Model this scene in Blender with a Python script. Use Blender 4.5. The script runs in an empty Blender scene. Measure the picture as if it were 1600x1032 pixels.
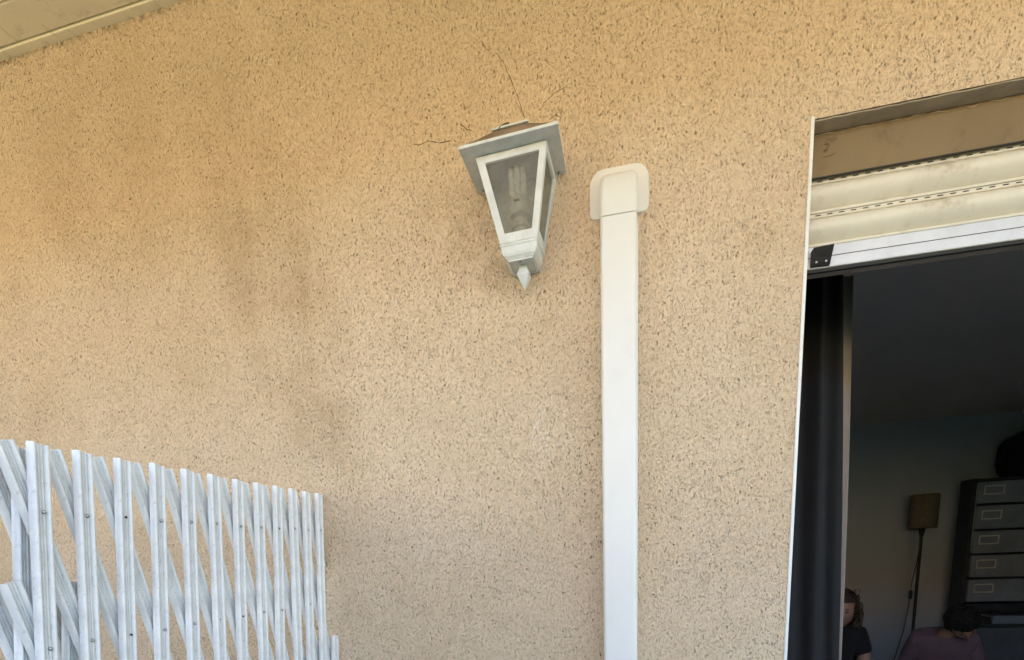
import bpy, bmesh, math, random
from mathutils import Vector, Matrix, Euler
random.seed(7)
S = bpy.context.scene
C = S.collection
PI = math.pi

# ------------------------------------------------------------------ camera
CAM_POS = Vector((0, -1.25, 1.40))
F_PX, CX, CY = 807.97, 806.35, 1005.79          # fitted for a 1600 x 1032 picture
Rm = [[0.9750427124, 0.2188793827, -0.0371957631],
      [0.0009104170, -0.1714757753, -0.9851879159],
      [-0.2220154949, 0.9605664341, -0.1673954766]]
cd = bpy.data.cameras.new('camera'); cam = bpy.data.objects.new('camera', cd); C.objects.link(cam)
cd.sensor_fit = 'HORIZONTAL'; cd.sensor_width = 36.0
cd.lens = F_PX / 1600 * 36.0
cd.shift_x = (800 - CX) / 1600; cd.shift_y = (CY - 516) / 1600
cd.clip_start = 0.02; cd.clip_end = 600
m = Matrix(((Rm[0][0], -Rm[1][0], -Rm[2][0]), (Rm[0][1], -Rm[1][1], -Rm[2][1]), (Rm[0][2], -Rm[1][2], -Rm[2][2]))).to_4x4()
m.translation = CAM_POS
cam.matrix_world = m
S.camera = cam

# ------------------------------------------------------------------ world, sun, exposure
SUN_EL, SUN_ROT = math.radians(42), math.radians(-30)     # behind the house, a little to the left
w = bpy.data.worlds.new('World'); S.world = w; w.use_nodes = True
nt = w.node_tree; nt.nodes.clear()
sky = nt.nodes.new('ShaderNodeTexSky'); sky.sky_type = 'NISHITA'; sky.sun_disc = False
sky.sun_elevation = SUN_EL; sky.sun_rotation = SUN_ROT; sky.air_density = 1.0; sky.dust_density = 0.3
bg = nt.nodes.new('ShaderNodeBackground'); bg.inputs[1].default_value = 0.15
wo = nt.nodes.new('ShaderNodeOutputWorld')
nt.links.new(sky.outputs[0], bg.inputs[0]); nt.links.new(bg.outputs[0], wo.inputs[0])
sd = bpy.data.lights.new('sun', 'SUN'); sd.energy = 4.5; sd.angle = math.radians(0.5); sd.color = (1.0, 0.94, 0.84)
sun = bpy.data.objects.new('sun', sd); C.objects.link(sun)
sv = Vector((math.sin(SUN_ROT) * math.cos(SUN_EL), math.cos(SUN_ROT) * math.cos(SUN_EL), math.sin(SUN_EL)))
sun.rotation_euler = sv.to_track_quat('Z', 'Y').to_euler()
S.view_settings.view_transform = 'Standard'; S.view_settings.look = 'None'
S.view_settings.exposure = 2.86; S.view_settings.gamma = 1.0
S.cycles.max_bounces = 12; S.cycles.diffuse_bounces = 8; S.cycles.transparent_max_bounces = 12

# ------------------------------------------------------------------ materials
class NT:
    def __init__(s, name):
        s.m = bpy.data.materials.new(name); s.m.use_nodes = True
        s.t = s.m.node_tree; s.t.nodes.clear()
        s.out = s.n('ShaderNodeOutputMaterial'); s.b = s.n('ShaderNodeBsdfPrincipled')
        s.l(s.b.outputs[0], s.out.inputs[0])
        s.tc = s.n('ShaderNodeTexCoord').outputs['Object']
    def n(s, t, **k):
        x = s.t.nodes.new(t)
        for a, b in k.items(): setattr(x, a, b)
        return x
    def l(s, a, b): s.t.links.new(a, b)
    def put(s, inp, v):
        if isinstance(v, (int, float)): inp.default_value = v
        elif isinstance(v, (tuple, list)): inp.default_value = (*v, 1)[:4] if inp.type == 'RGBA' else v
        else: s.l(v, inp)
    def map(s, scale=(1, 1, 1), rot=(0, 0, 0), loc=(0, 0, 0), src=None):
        x = s.n('ShaderNodeMapping'); s.l(src or s.tc, x.inputs[0])
        x.inputs['Scale'].default_value = scale; x.inputs['Rotation'].default_value = rot; x.inputs['Location'].default_value = loc
        return x.outputs[0]
    def noise(s, scale, detail=3, rough=.55, src=None, dist=0, color=False):
        x = s.n('ShaderNodeTexNoise'); s.l(src or s.tc, x.inputs['Vector'])
        x.inputs['Scale'].default_value = scale; x.inputs['Detail'].default_value = detail
        x.inputs['Roughness'].default_value = rough; x.inputs['Distortion'].default_value = dist
        return x.outputs['Color' if color else 'Fac']
    def voro(s, scale, src=None, feature='F1', rnd=1):
        x = s.n('ShaderNodeTexVoronoi', feature=feature); s.l(src or s.tc, x.inputs['Vector'])
        x.inputs['Scale'].default_value = scale; x.inputs['Randomness'].default_value = rnd
        return x
    def ramp(s, v, a, b, lo=0., hi=1., smooth=True):
        x = s.n('ShaderNodeMapRange'); x.interpolation_type = 'SMOOTHSTEP' if smooth else 'LINEAR'
        s.put(x.inputs[0], v); x.inputs[1].default_value = a; x.inputs[2].default_value = b
        x.inputs[3].default_value = lo; x.inputs[4].default_value = hi
        return x.outputs[0]
    def math(s, op, a, b=0., c=0.):
        x = s.n('ShaderNodeMath', operation=op); s.put(x.inputs[0], a); s.put(x.inputs[1], b); s.put(x.inputs[2], c)
        return x.outputs[0]
    def mix(s, f, a, b, mode='MIX'):
        x = s.n('ShaderNodeMix', data_type='RGBA', blend_type=mode)
        s.put(x.inputs[0], f); s.put(x.inputs[6], a); s.put(x.inputs[7], b)
        return x.outputs[2]
    def bump(s, h, strength=.5, dist=.001, prev=None):
        x = s.n('ShaderNodeBump'); x.inputs['Strength'].default_value = strength; x.inputs['Distance'].default_value = dist
        s.l(h, x.inputs['Height'])
        if prev: s.l(prev, x.inputs['Normal'])
        return x.outputs[0]
    def fin(s, col, rough=.6, metal=0, normal=None, spec=None):
        s.put(s.b.inputs['Base Color'], col); s.put(s.b.inputs['Roughness'], rough); s.put(s.b.inputs['Metallic'], metal)
        if spec is not None: s.b.inputs['Specular IOR Level'].default_value = spec
        if normal: s.l(normal, s.b.inputs['Normal'])
        return s.m

def simple(name, col, rough=.6, metal=0, var=.15, vs=8, bump=0, bs=60, bd=.0006, dirt=None, dirt_amt=.4, ds=14, spec=None):
    k = NT(name)
    nz = k.noise(vs, 4)
    dark = tuple(c * (1 - var) for c in col); light = tuple(min(1, c * (1 + var * .5)) for c in col)
    cc = k.mix(k.ramp(nz, .3, .7), dark, light)
    if dirt:
        d = k.ramp(k.noise(ds, 6, .7), .52, .74, 0, dirt_amt)
        cc = k.mix(d, cc, dirt)
    nrm = k.bump(k.noise(bs, 4, .6), bump, bd) if bump else None
    return k.fin(cc, rough, metal, nrm, spec)

def stucco():
    k = NT('roughcast_render')
    sep = k.n('ShaderNodeSeparateXYZ'); k.l(k.tc, sep.inputs[0])
    warp = k.n('ShaderNodeVectorMath', operation='MULTIPLY_ADD')
    k.l(k.noise(45, 2, color=True), warp.inputs[0]); warp.inputs[1].default_value = (.009, .009, .009); k.l(k.tc, warp.inputs[2])
    wv = warp.outputs[0]
    grain_v = k.map((1, 1, .62), (0, .32, 0), src=wv)
    g1 = k.noise(205, 3, .62, src=grain_v, dist=.25)
    g2 = k.noise(380, 2, .6, src=grain_v)
    gg = k.math('ADD', k.math('MULTIPLY', g1, .68), k.math('MULTIPLY', g2, .32))
    dens = k.noise(2.3, 4, .65)          # density of pits changes over the wall
    def pits(scale, thr_keep, r0, r1):
        v = k.voro(scale, k.map((1, 1, .60), (0, .3, 0), (scale * .01, 0, 3), src=wv))
        cs = k.n('ShaderNodeSeparateColor'); k.l(v.outputs['Color'], cs.inputs[0])
        keep = k.ramp(k.math('ADD', cs.outputs[0], k.math('MULTIPLY', k.math('SUBTRACT', dens, .5), 1.2)), thr_keep, thr_keep + .25)
        rr = k.math('MULTIPLY_ADD', cs.outputs[1], (r1 - r0), r0)
        mask = k.ramp(k.math('DIVIDE', v.outputs['Distance'], rr), 1.35, .15)
        return k.math('MULTIPLY', mask, keep)
    p1 = pits(132, .60, .10, .28)
    p2 = pits(270, .46, .18, .40)
    p3 = pits(60, .90, .08, .13)
    pm = k.math('MAXIMUM', k.math('MAXIMUM', p1, k.math('MULTIPLY', p2, .7)), p3)
    base = k.mix(k.ramp(k.noise(1.1, 4, .6), .35, .65), (.715, .548, .375), (.79, .62, .448))
    base = k.mix(k.ramp(k.noise(3.2, 5, .65), .48, .72, 0, .32), base, (.60, .43, .255))
    base = k.mix(k.ramp(k.noise(14, 5, .7), .50, .78, 0, .35), base, (.52, .38, .24))
    base = k.mix(k.ramp(gg, .34, .53, .66, 0), base, (.41, .29, .175))  # grain hollows darkened in colour: cavity shade that bump lacks, plus dirt
    base = k.mix(k.ramp(gg, .53, .70, 0, .65), base, (.86, .72, .54))
    # slanting grimy column left of the lamp
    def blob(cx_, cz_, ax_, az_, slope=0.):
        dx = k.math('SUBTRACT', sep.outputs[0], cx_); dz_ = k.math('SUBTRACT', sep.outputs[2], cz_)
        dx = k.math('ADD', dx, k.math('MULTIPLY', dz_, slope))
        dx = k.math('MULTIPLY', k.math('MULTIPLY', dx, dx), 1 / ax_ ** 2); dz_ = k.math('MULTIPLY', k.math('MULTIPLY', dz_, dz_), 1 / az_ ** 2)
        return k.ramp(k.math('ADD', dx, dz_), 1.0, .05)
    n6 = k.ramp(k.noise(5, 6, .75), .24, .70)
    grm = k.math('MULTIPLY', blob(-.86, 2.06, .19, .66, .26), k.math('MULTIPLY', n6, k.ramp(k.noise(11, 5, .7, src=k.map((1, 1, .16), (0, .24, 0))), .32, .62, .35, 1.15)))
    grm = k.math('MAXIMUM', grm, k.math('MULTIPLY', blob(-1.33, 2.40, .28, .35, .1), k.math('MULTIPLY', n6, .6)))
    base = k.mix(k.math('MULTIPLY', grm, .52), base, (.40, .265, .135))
    lamp_shadow_grime = k.math('MAXIMUM', blob(-.355, 2.115, .085, .07), blob(-.30, 2.025, .06, .05))  # dirt beside and below the lantern, also standing in for its soft shadow
    lamp_shadow_grime = k.math('MULTIPLY', lamp_shadow_grime, k.ramp(k.noise(30, 5, .7), .38, .62))
    base = k.mix(k.math('MULTIPLY', lamp_shadow_grime, .26), base, (.25, .18, .10))
    p4 = k.math('MULTIPLY', pits(75, .45, .12, .26), k.math('MAXIMUM', grm, lamp_shadow_grime))
    # scraped pale streak near the trunking
    base = k.mix(k.math('MULTIPLY', blob(-.212, 1.66, .03, .11), k.ramp(g1, .50, .62, 0, .45)), base, (.84, .79, .73))
    # broken darker line under the soffit trim
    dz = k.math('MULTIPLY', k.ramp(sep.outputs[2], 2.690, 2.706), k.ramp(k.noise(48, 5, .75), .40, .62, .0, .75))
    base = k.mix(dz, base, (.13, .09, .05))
    col = k.mix(k.math('MULTIPLY', k.math('MAXIMUM', pm, p4), .54), base, (.27, .17, .085))  # pit shade and pit dirt both put into the colour
    h = k.math('SUBTRACT', gg, k.math('MULTIPLY', pm, .7))
    nr = k.bump(h, 1.0, .009)
    return k.fin(col, .92, 0, nr, .2)

M = {}
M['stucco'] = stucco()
M['trunk'] = simple('cream_plastic', (.765, .745, .70), .38, var=.03, vs=5, bump=.10, bs=25, bd=.0008, dirt=(.55, .50, .42), dirt_amt=.10, ds=16)
M['pvc'] = simple('grey_white_plastic', (.73, .72, .715), .34, var=.10, vs=25, bump=.3, bs=260, bd=.0004, dirt=(.33, .30, .27), dirt_amt=.45, ds=130)
M['alu_paint'] = simple('white_painted_metal', (.66, .69, .685), .38, var=.12, vs=30, bump=.35, bs=350, bd=.0003, dirt=(.42, .40, .34), dirt_amt=.35, ds=70)
M['roof_metal'] = simple('dirty_lamp_top', (.28, .20, .13), .75, var=.35, vs=30, bump=.4, bs=120, dirt=(.10, .07, .045), dirt_amt=.6, ds=60)
M['soffit'] = simple('cream_board', (.86, .79, .59), .6, var=.06, vs=3, bump=.15, bs=45, bd=.0008, dirt=(.36, .28, .17), dirt_amt=.45, ds=26)
M['gap'] = simple('dark_gap', (.05, .035, .02), .9)
M['crack'] = simple('crack_dark', (.16, .105, .055), .95, var=.4, vs=90)
M['scuff'] = simple('panel_scuff', (.18, .13, .07), .9)
M['bead'] = simple('white_bead', (.80, .80, .77), .45, var=.05, vs=12, dirt=(.5, .42, .3), dirt_amt=.3, ds=40)
M['box_panel'] = simple('tan_box_paint', (.23, .165, .09), .8, var=.10, vs=6, bump=.5, bs=90, bd=.0010, dirt=(.15, .10, .055), dirt_amt=.6, ds=16)
M['lintel'] = simple('lintel_cement', (.42, .35, .25), .9, var=.15, vs=18, bump=.6, bs=120, bd=.0012, dirt=(.14, .10, .07), dirt_amt=.4, ds=30)
M['slat'] = simple('shutter_plastic', (.71, .67, .565), .5, var=.06, vs=9, bump=.4, bs=170, bd=.0006, dirt=(.40, .33, .22), dirt_amt=.6, ds=22)
M['alu'] = simple('brushed_aluminium', (.62, .62, .62), .38, .35, var=.08, vs=14, dirt=(.45, .44, .42), dirt_amt=.4, ds=50)
M['black'] = simple('black_plastic', (.012, .012, .013), .5, var=.2)
M['rubber'] = simple('dark_rubber', (.03, .03, .028), .8)
M['steel'] = simple('screw_steel', (.45, .45, .44), .35, .8, var=.2, vs=200)
M['rustdot'] = simple('rivet_hole', (.03, .02, .015), .9)
M['curtain'] = simple('charcoal_curtain', (.012, .012, .0135), .95, var=.12, vs=30, bump=.4, bs=500, bd=.0005)
M['liner'] = simple('beige_curtain', (.30, .255, .22), .95, var=.05, vs=20, bump=.4, bs=500, bd=.0005)
M['room'] = simple('room_paint', (.58, .61, .65), .9, var=.04, vs=2, bump=.1, bs=60)
M['ceil'] = simple('ceiling_paint', (.78, .70, .60), .95, var=.04, vs=2)
M['floor_in'] = simple('room_floor', (.13, .14, .16), .5, var=.2, vs=4)
M['shade'] = simple('woven_shade', (.25, .185, .12), .95, var=.25, vs=60, bump=.6, bs=260, bd=.001)
M['cab'] = simple('cabinet_paint', (.16, .18, .21), .55, var=.1, vs=6)
M['cab_dark'] = simple('cabinet_dark', (.05, .055, .065), .6, var=.2)
M['drawer'] = simple('drawer_front', (.29, .33, .39), .55, var=.14, vs=7)
M['brass'] = simple('label_holder_metal', (.80, .78, .70), .5, 0, var=.2, vs=60)
M['paper'] = simple('paper', (.70, .68, .64), .9, var=.05)
M['paperblue'] = simple('pale_blue_card', (.30, .36, .46), .8, var=.06)
M['bag'] = simple('black_fabric', (.012, .012, .013), .95, var=.3)
M['skin'] = simple('skin', (.42, .26, .19), .55, var=.10, vs=14, bump=.2, bs=300, bd=.0004)
M['skin2'] = simple('skin_tan', (.36, .22, .16), .55, var=.10, vs=14, bump=.2, bs=300, bd=.0004)
M['hair'] = simple('black_hair', (.010, .008, .007), .7, var=.4, vs=60)
M['hair_brown'] = simple('brown_hair', (.05, .032, .022), .6, var=.5, vs=40)
M['hair_tip'] = simple('light_brown_hair', (.20, .14, .09), .6, var=.4, vs=60)
M['mauve'] = simple('mauve_cotton', (.16, .11, .135), .95, var=.10, vs=10, bump=.3, bs=30, bd=.004)
M['tee'] = simple('black_cotton', (.016, .016, .019), .95, var=.2, vs=10, bump=.3, bs=30, bd=.004)
M['denim'] = simple('dark_trousers', (.05, .06, .09), .95, var=.2)
M['wood'] = simple('stool_wood', (.20, .12, .07), .6, var=.2)
M['eye'] = simple('eye_white', (.20, .18, .17), .3)
M['iris'] = simple('eye_dark', (.03, .02, .015), .3)
M['lip'] = simple('lip', (.32, .13, .11), .5)
M['tile'] = simple('terrace_tile', (.30, .24, .18), .8, var=.12, vs=3, bump=.2, bs=40)
M['earth'] = simple('dry_ground', (.18, .14, .08), .95, var=.2, vs=.6, bump=.4, bs=5, bd=.02)
M['cement'] = simple('rough_cement', (.40, .36, .30), .9, var=.15, vs=10, bump=.5, bs=80)
M['ochre'] = simple('ochre_plaster', (.66, .50, .26), .9, var=.08, vs=1)
M['leaf'] = simple('hedge_leaf', (.055, .09, .03), .7, var=.4, vs=4)
M['rooftile'] = simple('roof_tiles', (.36, .17, .09), .9, var=.2, vs=3)
M['bulb'] = simple('bulb_white', (.88, .87, .82), .3, var=.05)
M['socket'] = simple('socket_ceramic', (.74, .72, .62), .4, var=.1, vs=60)
def glass():
    k = NT('dusty_glass')
    tr = k.n('ShaderNodeBsdfTransparent'); tr.inputs[0].default_value = (.90, .90, .86, 1)
    df = k.n('ShaderNodeBsdfDiffuse')
    k.put(df.inputs[0], k.mix(k.noise(60, 4, .7), (.22, .21, .18), (.38, .36, .31)))
    gl = k.n('ShaderNodeBsdfGlossy'); gl.inputs['Roughness'].default_value = .22
    dust = k.ramp(k.noise(35, 5, .7), .30, .80, .16, .40)
    a = k.n('ShaderNodeMixShader'); k.l(dust, a.inputs[0]); k.l(tr.outputs[0], a.inputs[1]); k.l(df.outputs[0], a.inputs[2])
    fr = k.n('ShaderNodeFresnel'); fr.inputs[0].default_value = 1.45
    b = k.n('ShaderNodeMixShader'); k.l(k.math('MULTIPLY', fr.outputs[0], .30), b.inputs[0]); k.l(a.outputs[0], b.inputs[1]); k.l(gl.outputs[0], b.inputs[2])
    k.l(b.outputs[0], k.out.inputs[0])
    return k.m
M['glass'] = glass()

# ------------------------------------------------------------------ mesh helpers
def obj(name, bm, mat, parent=None, smooth=False, bevel=0, seg=2, at=None):
    bmesh.ops.recalc_face_normals(bm, faces=bm.faces)
    me = bpy.data.meshes.new(name); bm.to_mesh(me); bm.free()
    for mm in (mat if isinstance(mat, (list, tuple)) else [mat]): me.materials.append(mm)
    o = bpy.data.objects.new(name, me); C.objects.link(o)
    if parent: o.parent = parent
    if at: o.location = at
    if bevel:
        b = o.modifiers.new('bevel', 'BEVEL'); b.width = bevel; b.segments = seg; b.limit_method = 'ANGLE'; b.angle_limit = math.radians(35)
    if smooth:
        for p in me.polygons: p.use_smooth = True
        me.set_sharp_from_angle(angle=math.radians(45))
    return o
def tag(o, label=None, cat=None, group=None, kind=None):
    if label: o['label'] = label
    if cat: o['category'] = cat
    if group: o['group'] = group
    if kind: o['kind'] = kind
    return o
def thing(name, loc, label, cat, group=None, rot=(0, 0, 0)):
    o = bpy.data.objects.new(name, None); C.objects.link(o); o.location = loc; o.rotation_euler = rot
    o.empty_display_size = .05
    return tag(o, label, cat, group)
def copy_tree(o, parent=None):
    c = o.copy(); C.objects.link(c)
    if parent: c.parent = parent
    for ch in list(o.children): copy_tree(ch, c)
    return c
def box(bm, x0, x1, y0, y1, z0, z1, mi=0):
    v = [bm.verts.new(p) for p in ((x0, y0, z0), (x1, y0, z0), (x1, y1, z0), (x0, y1, z0), (x0, y0, z1), (x1, y0, z1), (x1, y1, z1), (x0, y1, z1))]
    for f in ((0, 3, 2, 1), (4, 5, 6, 7), (0, 1, 5, 4), (1, 2, 6, 5), (2, 3, 7, 6), (3, 0, 4, 7)):
        fa = bm.faces.new([v[i] for i in f]); fa.material_index = mi
    return v
def boxb(*a):
    bm = bmesh.new(); box(bm, *a); return bm
def hexa(bm, lo, hi, mi=0):
    v = [bm.verts.new(p) for p in list(lo) + list(hi)]
    n = len(lo)
    bm.faces.new(v[:n][::-1]).material_index = mi; bm.faces.new(v[n:]).material_index = mi
    for i in range(n):
        bm.faces.new((v[i], v[(i + 1) % n], v[n + (i + 1) % n], v[n + i])).material_index = mi
def loft(bm, rings, cap=True, closed=True, mi=0):
    vs = [[bm.verts.new(p) for p in r] for r in rings]
    n = len(vs[0])
    for a, b in zip(vs, vs[1:]):
        for i in range(n if closed else n - 1):
            bm.faces.new((a[i], a[(i + 1) % n], b[(i + 1) % n], b[i])).material_index = mi
    if cap:
        bm.faces.new(vs[0][::-1]).material_index = mi; bm.faces.new(vs[-1]).material_index = mi
def lathe(bm, prof, c=(0, 0, 0), n=24, mi=0):
    rings = [[(c[0] + r * math.cos(2 * PI * i / n), c[1] + r * math.sin(2 * PI * i / n), c[2] + z) for i in range(n)] for r, z in prof]
    loft(bm, rings, mi=mi)
def tube(bm, pts, r, n=8, mi=0):
    pts = [Vector(p) for p in pts]
    rings = []
    for i, p in enumerate(pts):
        t = (pts[min(i + 1, len(pts) - 1)] - pts[max(i - 1, 0)]).normalized()
        a = t.cross(Vector((0, 0, 1)))
        if a.length < .05: a = t.cross(Vector((1, 0, 0)))
        a.normalize(); b = t.cross(a)
        rr = r[i] if isinstance(r, (list, tuple)) else r
        rings.append([p + a * rr * math.cos(2 * PI * k / n) + b * rr * math.sin(2 * PI * k / n) for k in range(n)])
    loft(bm, rings, mi=mi)
def rrect(x0, x1, z0, z1, rs, n=6):
    """rounded rectangle outline, rs = radii bottom-left, bottom-right, top-right, top-left"""
    out = []
    for (cx, cz, sx, sz, a0), r in zip(((x0, z0, 1, 1, PI), (x1, z0, -1, 1, 1.5 * PI), (x1, z1, -1, -1, 0), (x0, z1, 1, -1, .5 * PI)), rs):
        for i in range(n + 1):
            a = a0 + .5 * PI * i / n
            out.append((cx + sx * r + r * math.cos(a), cz + sz * r + r * math.sin(a)))
    return out

# ================================================================== LARGE STRUCTURE
XL, XR0, XR1, ZT = -4.5, .331, 1.95, 2.203         # wall left end, door opening, lintel height
gr = bmesh.new(); 
s_ = 220
gr.faces.new([gr.verts.new(p) for p in ((-s_, -s_, -.16), (s_, -s_, -.16), (s_, s_, -.16), (-s_, s_, -.16))])
tag(obj('ground', gr, M['earth']), kind='structure')
tag(obj('terrace', boxb(-4.5, 4.6, -3.4, -.001, -.15, -.012), M['tile']), kind='structure')

house = thing('house', (0, 0, 0), 'house wall of ochre roughcast render with a doorway at its right', 'house')
bm = bmesh.new()
xs = [XL, XR0, XR1, 4.6]; zs = [-.14, ZT, 2.80]
F = {}; B = {}
for i, x in enumerate(xs):
    for j, z in enumerate(zs):
        F[i, j] = bm.verts.new((x, 0, z)); B[i, j] = bm.verts.new((x, .035 if j == 1 and i in (1, 2) else .30, z))
for i in range(3):
    for j in range(2):
        if (i, j) == (1, 0): continue
        bm.faces.new((F[i, j], F[i + 1, j], F[i + 1, j + 1], F[i, j + 1]))
for (a, b) in (((0, 0), (1, 0)), ((1, 0), (1, 1)), ((2, 1), (2, 0)), ((2, 0), (3, 0)), ((3, 0), (3, 1)), ((3, 1), (3, 2)), ((0, 2), (0, 1)), ((0, 1), (0, 0))):
    bm.faces.new((F[a], F[b], B[b], B[a]))
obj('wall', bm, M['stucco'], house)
bm = bmesh.new()
# thin cement soffit of the lintel, with a slightly wavy front arris
N = 90
top = []; 
for i in range(N + 1):
    x = XR0 + .004 + (XR1 - XR0 - .004) * i / N
    wv = random.uniform(-.0008, .0008)
    top.append(((x, .0015 + abs(wv), ZT - .0025 + wv), (x, .0375, ZT - .0025)))
vf = [bm.verts.new(a) for a, b in top]; vb = [bm.verts.new(b) for a, b in top]
vf2 = [bm.verts.new((a[0], a[1], a[2] + .002)) for a, b in top]
for i in range(N):
    bm.faces.new((vf[i], vf[i + 1], vb[i + 1], vb[i])); bm.faces.new((vf2[i], vf2[i + 1], vf[i + 1], vf[i]))
obj('lintel_underside', bm, M['lintel'], house)
bm = bmesh.new(); box(bm, XR0 - .02, XR1 + .02, .0375, .060, 2.1235, 2.30)
bx = obj('shutter_box_panel', bm, M['box_panel'], house)
obj('panel_gap', boxb(XR0, XR1,   .0362, .0400, 2.1216, 2.1234), M['rubber'], bx)
# broken filler seam and scuffs on the panel
bm = bmesh.new()
x = .342
while x < .95:
    L = random.uniform(.02, .07)
    pts = [(x + L * t / 4, .0368, 2.1985 - random.uniform(0, .0016) - (.003 if random.random() < .3 else 0)) for t in range(5)]
    tube(bm, pts, [.0002, .0006, .0008, .0005, .0002], 6); x += L + random.uniform(0, .03)
    obj('filler_seam', bm, M['lintel'], bx); bm = bmesh.new()
bm.free()
bm = bmesh.new()
tube(bm, [(XR0 + .008, .0372, 2.2003), (.6, .0372, 2.1995), (.9, .0372, 2.2), (1.9, .0372, 2.2003)], .0012, 6)
obj('filler_gap', bm, M['crack'], bx)
for pts, r in (([(.372, .0372, 2.187), (.380, .0372, 2.188), (.388, .0372, 2.188)], .0010), ([(.379, .0372, 2.183), (.388, .0372, 2.185)], .0012),
               ([(.368, .0372, 2.180), (.374, .0372, 2.180), (.376, .0372, 2.176), (.371, .0372, 2.171)], .0018), ([(.367, .0372, 2.168), (.373, .0372, 2.1695)], .0022),
               ([(.366, .0372, 2.158), (.378, .0372, 2.158), (.388, .0372, 2.161)], [.0005, .0012, .0004])):
    bm = bmesh.new(); tube(bm, pts, r, 6)
    obj('scuff_mark', bm, M['scuff'], bx)
# inner header over the doorway, wall core at the jambs
bm = bmesh.new()
box(bm, XR0 - .02, XR1 + .02, .085, .30, 2.05, 2.79)
obj('header', bm, M['cement'], house)
bm = bmesh.new(); box(bm, XR0 - .0005, XR0 + .0062, -.0025, .010, -.012, 2.2075)
obj('corner_bead', bm, M['bead'], house, bevel=.0015)
bm = bmesh.new(); box(bm, XR1 - .0062, XR1 + .0005, -.0025, .010, -.012, 2.2)
obj('corner_bead', bm, M['bead'], house, bevel=.0015)

# cracks in the render
CR = [([(-.315, 2.473), (-.307, 2.458), (-.298, 2.45)], .0013), ([(-.285, 2.445), (-.279, 2.439), (-.267, 2.421), (-.257, 2.396), (-.244, 2.364), (-.233, 2.333), (-.228, 2.318), (-.228, 2.308)], .0011),
      ([(-.192, 2.327), (-.178, 2.338), (-.163, 2.347), (-.133, 2.357)], .0009), ([(-.482, 2.315), (-.467, 2.309), (-.447, 2.313), (-.415, 2.304), (-.390, 2.305)], .0011),
      ([(-.372, 2.331), (-.355, 2.319), (-.343, 2.312)], .0013), ([(-.52, 2.60), (-.514, 2.575), (-.512, 2.563)], .0009), ([(-.332, 2.418), (-.322, 2.424), (-.317, 2.429)], .0008),
      ([(-.175, 2.302), (-.16, 2.308), (-.15, 2.300), (-.147, 2.315)], .0010)]
for k, (pp, r) in enumerate(CR):
    bm = bmesh.new(); pts = []
    for a, b in zip(pp, pp[1:]):
        for t in range(5):
            f = t / 5
            pts.append((a[0] + (b[0] - a[0]) * f + random.uniform(-.0011, .0011), .0002, a[1] + (b[1] - a[1]) * f + random.uniform(-.0011, .0011)))
    pts.append((pp[-1][0], .0002, pp[-1][1]))
    rr = [r * random.uniform(.35, 1.0) for _ in pts]; rr[0] = rr[-1] = .0002
    tube(bm, pts, rr, 5)
    obj('crack', bm, M['crack'], house)

# soffit boards under the eave
ZS = 2.708
sf = obj('soffit', boxb(-4.5, 4.6, -1.80, .02, ZS + .022, ZS + .10), M['gap'], house)
for (a, b) in ((-4.5, -1.0935), (-1.0925, 4.6)):
    bm = bmesh.new(); n = 60; rows = []
    for i in range(n + 1):
        x = a + (b - a) * i / n
        rows.append([(x, .004, ZS), (x, -.0195, ZS), (x, -.0195, ZS + .024), (x, .004, ZS + .024)])
    loft(bm, rows)
    obj('trim_strip', bm, M['soffit'], sf, bevel=.0015)
y = -.0225
i = 0
while y > -1.71:
    cut = (-1.503, .62, -.4, 1.7, -2.3)[i % 5] if i else -1.503
    for (a, b) in ((-4.5, cut - .0007), (cut + .0007, 4.6)):
        obj('board', boxb(a, b, y - .0775, y, ZS + .0035, ZS + .024), M['soffit'], sf, bevel=.003)
    y -= .0790; i += 1
bm = bmesh.new()   # narrow lip beside the trim
box(bm, -4.5, 4.6, -.0228, -.0200, ZS + .010, ZS + .020)
obj('groove_backing', bm, M['gap'], sf)
obj('eave_fascia', boxb(-4.5, 4.6, -1.84, -1.801, ZS - .03, ZS + .16), M['soffit'], house)
obj('roof', boxb(-4.6, 4.7, -1.90, 5.0, ZS + .161, ZS + .30), M['cement'], house)

obj('light_block_end_wall', boxb(-3.40, -3.20, -1.45, -.001, -.012, 2.7075), M['stucco'], house)  # unseen wall added to cut the light coming from the left
# sunlit ochre house added out of view to bounce warm light onto the wall
HF = 3.4
HH = 1.7
nb = thing('light_bounce_house', (0, -10, -.16), 'ochre house with a tiled roof added out of view to bounce warm light', 'house')
bm = bmesh.new(); box(bm, -11, 11, -7, 0, 0, HF)
obj('wall', bm, M['ochre'], nb)
bm = bmesh.new()
hexa(bm, [(-11.4, -7.4, HF + .001), (11.4, -7.4, HF + .001), (11.4, .4, HF + .001), (-11.4, .4, HF + .001)], [(-8, -3.6, HF + 1.7), (8, -3.6, HF + 1.7), (8, -3.4, HF + 1.7), (-8, -3.4, HF + 1.7)])
obj('roof', bm, M['rooftile'], nb)
for zz in (1.1,):
    for xx in (-8.5, -5, -1.5, 2, 5.5, 8.5):
        wd = obj('window', boxb(xx - .55, xx + .55, .002, .06, zz, zz + 1.3), M['bead'], nb, bevel=.01)
        obj('pane', boxb(xx - .47, xx + .47, .062, .066, zz + .08, zz + 1.22), M['cab_dark'], wd)

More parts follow.
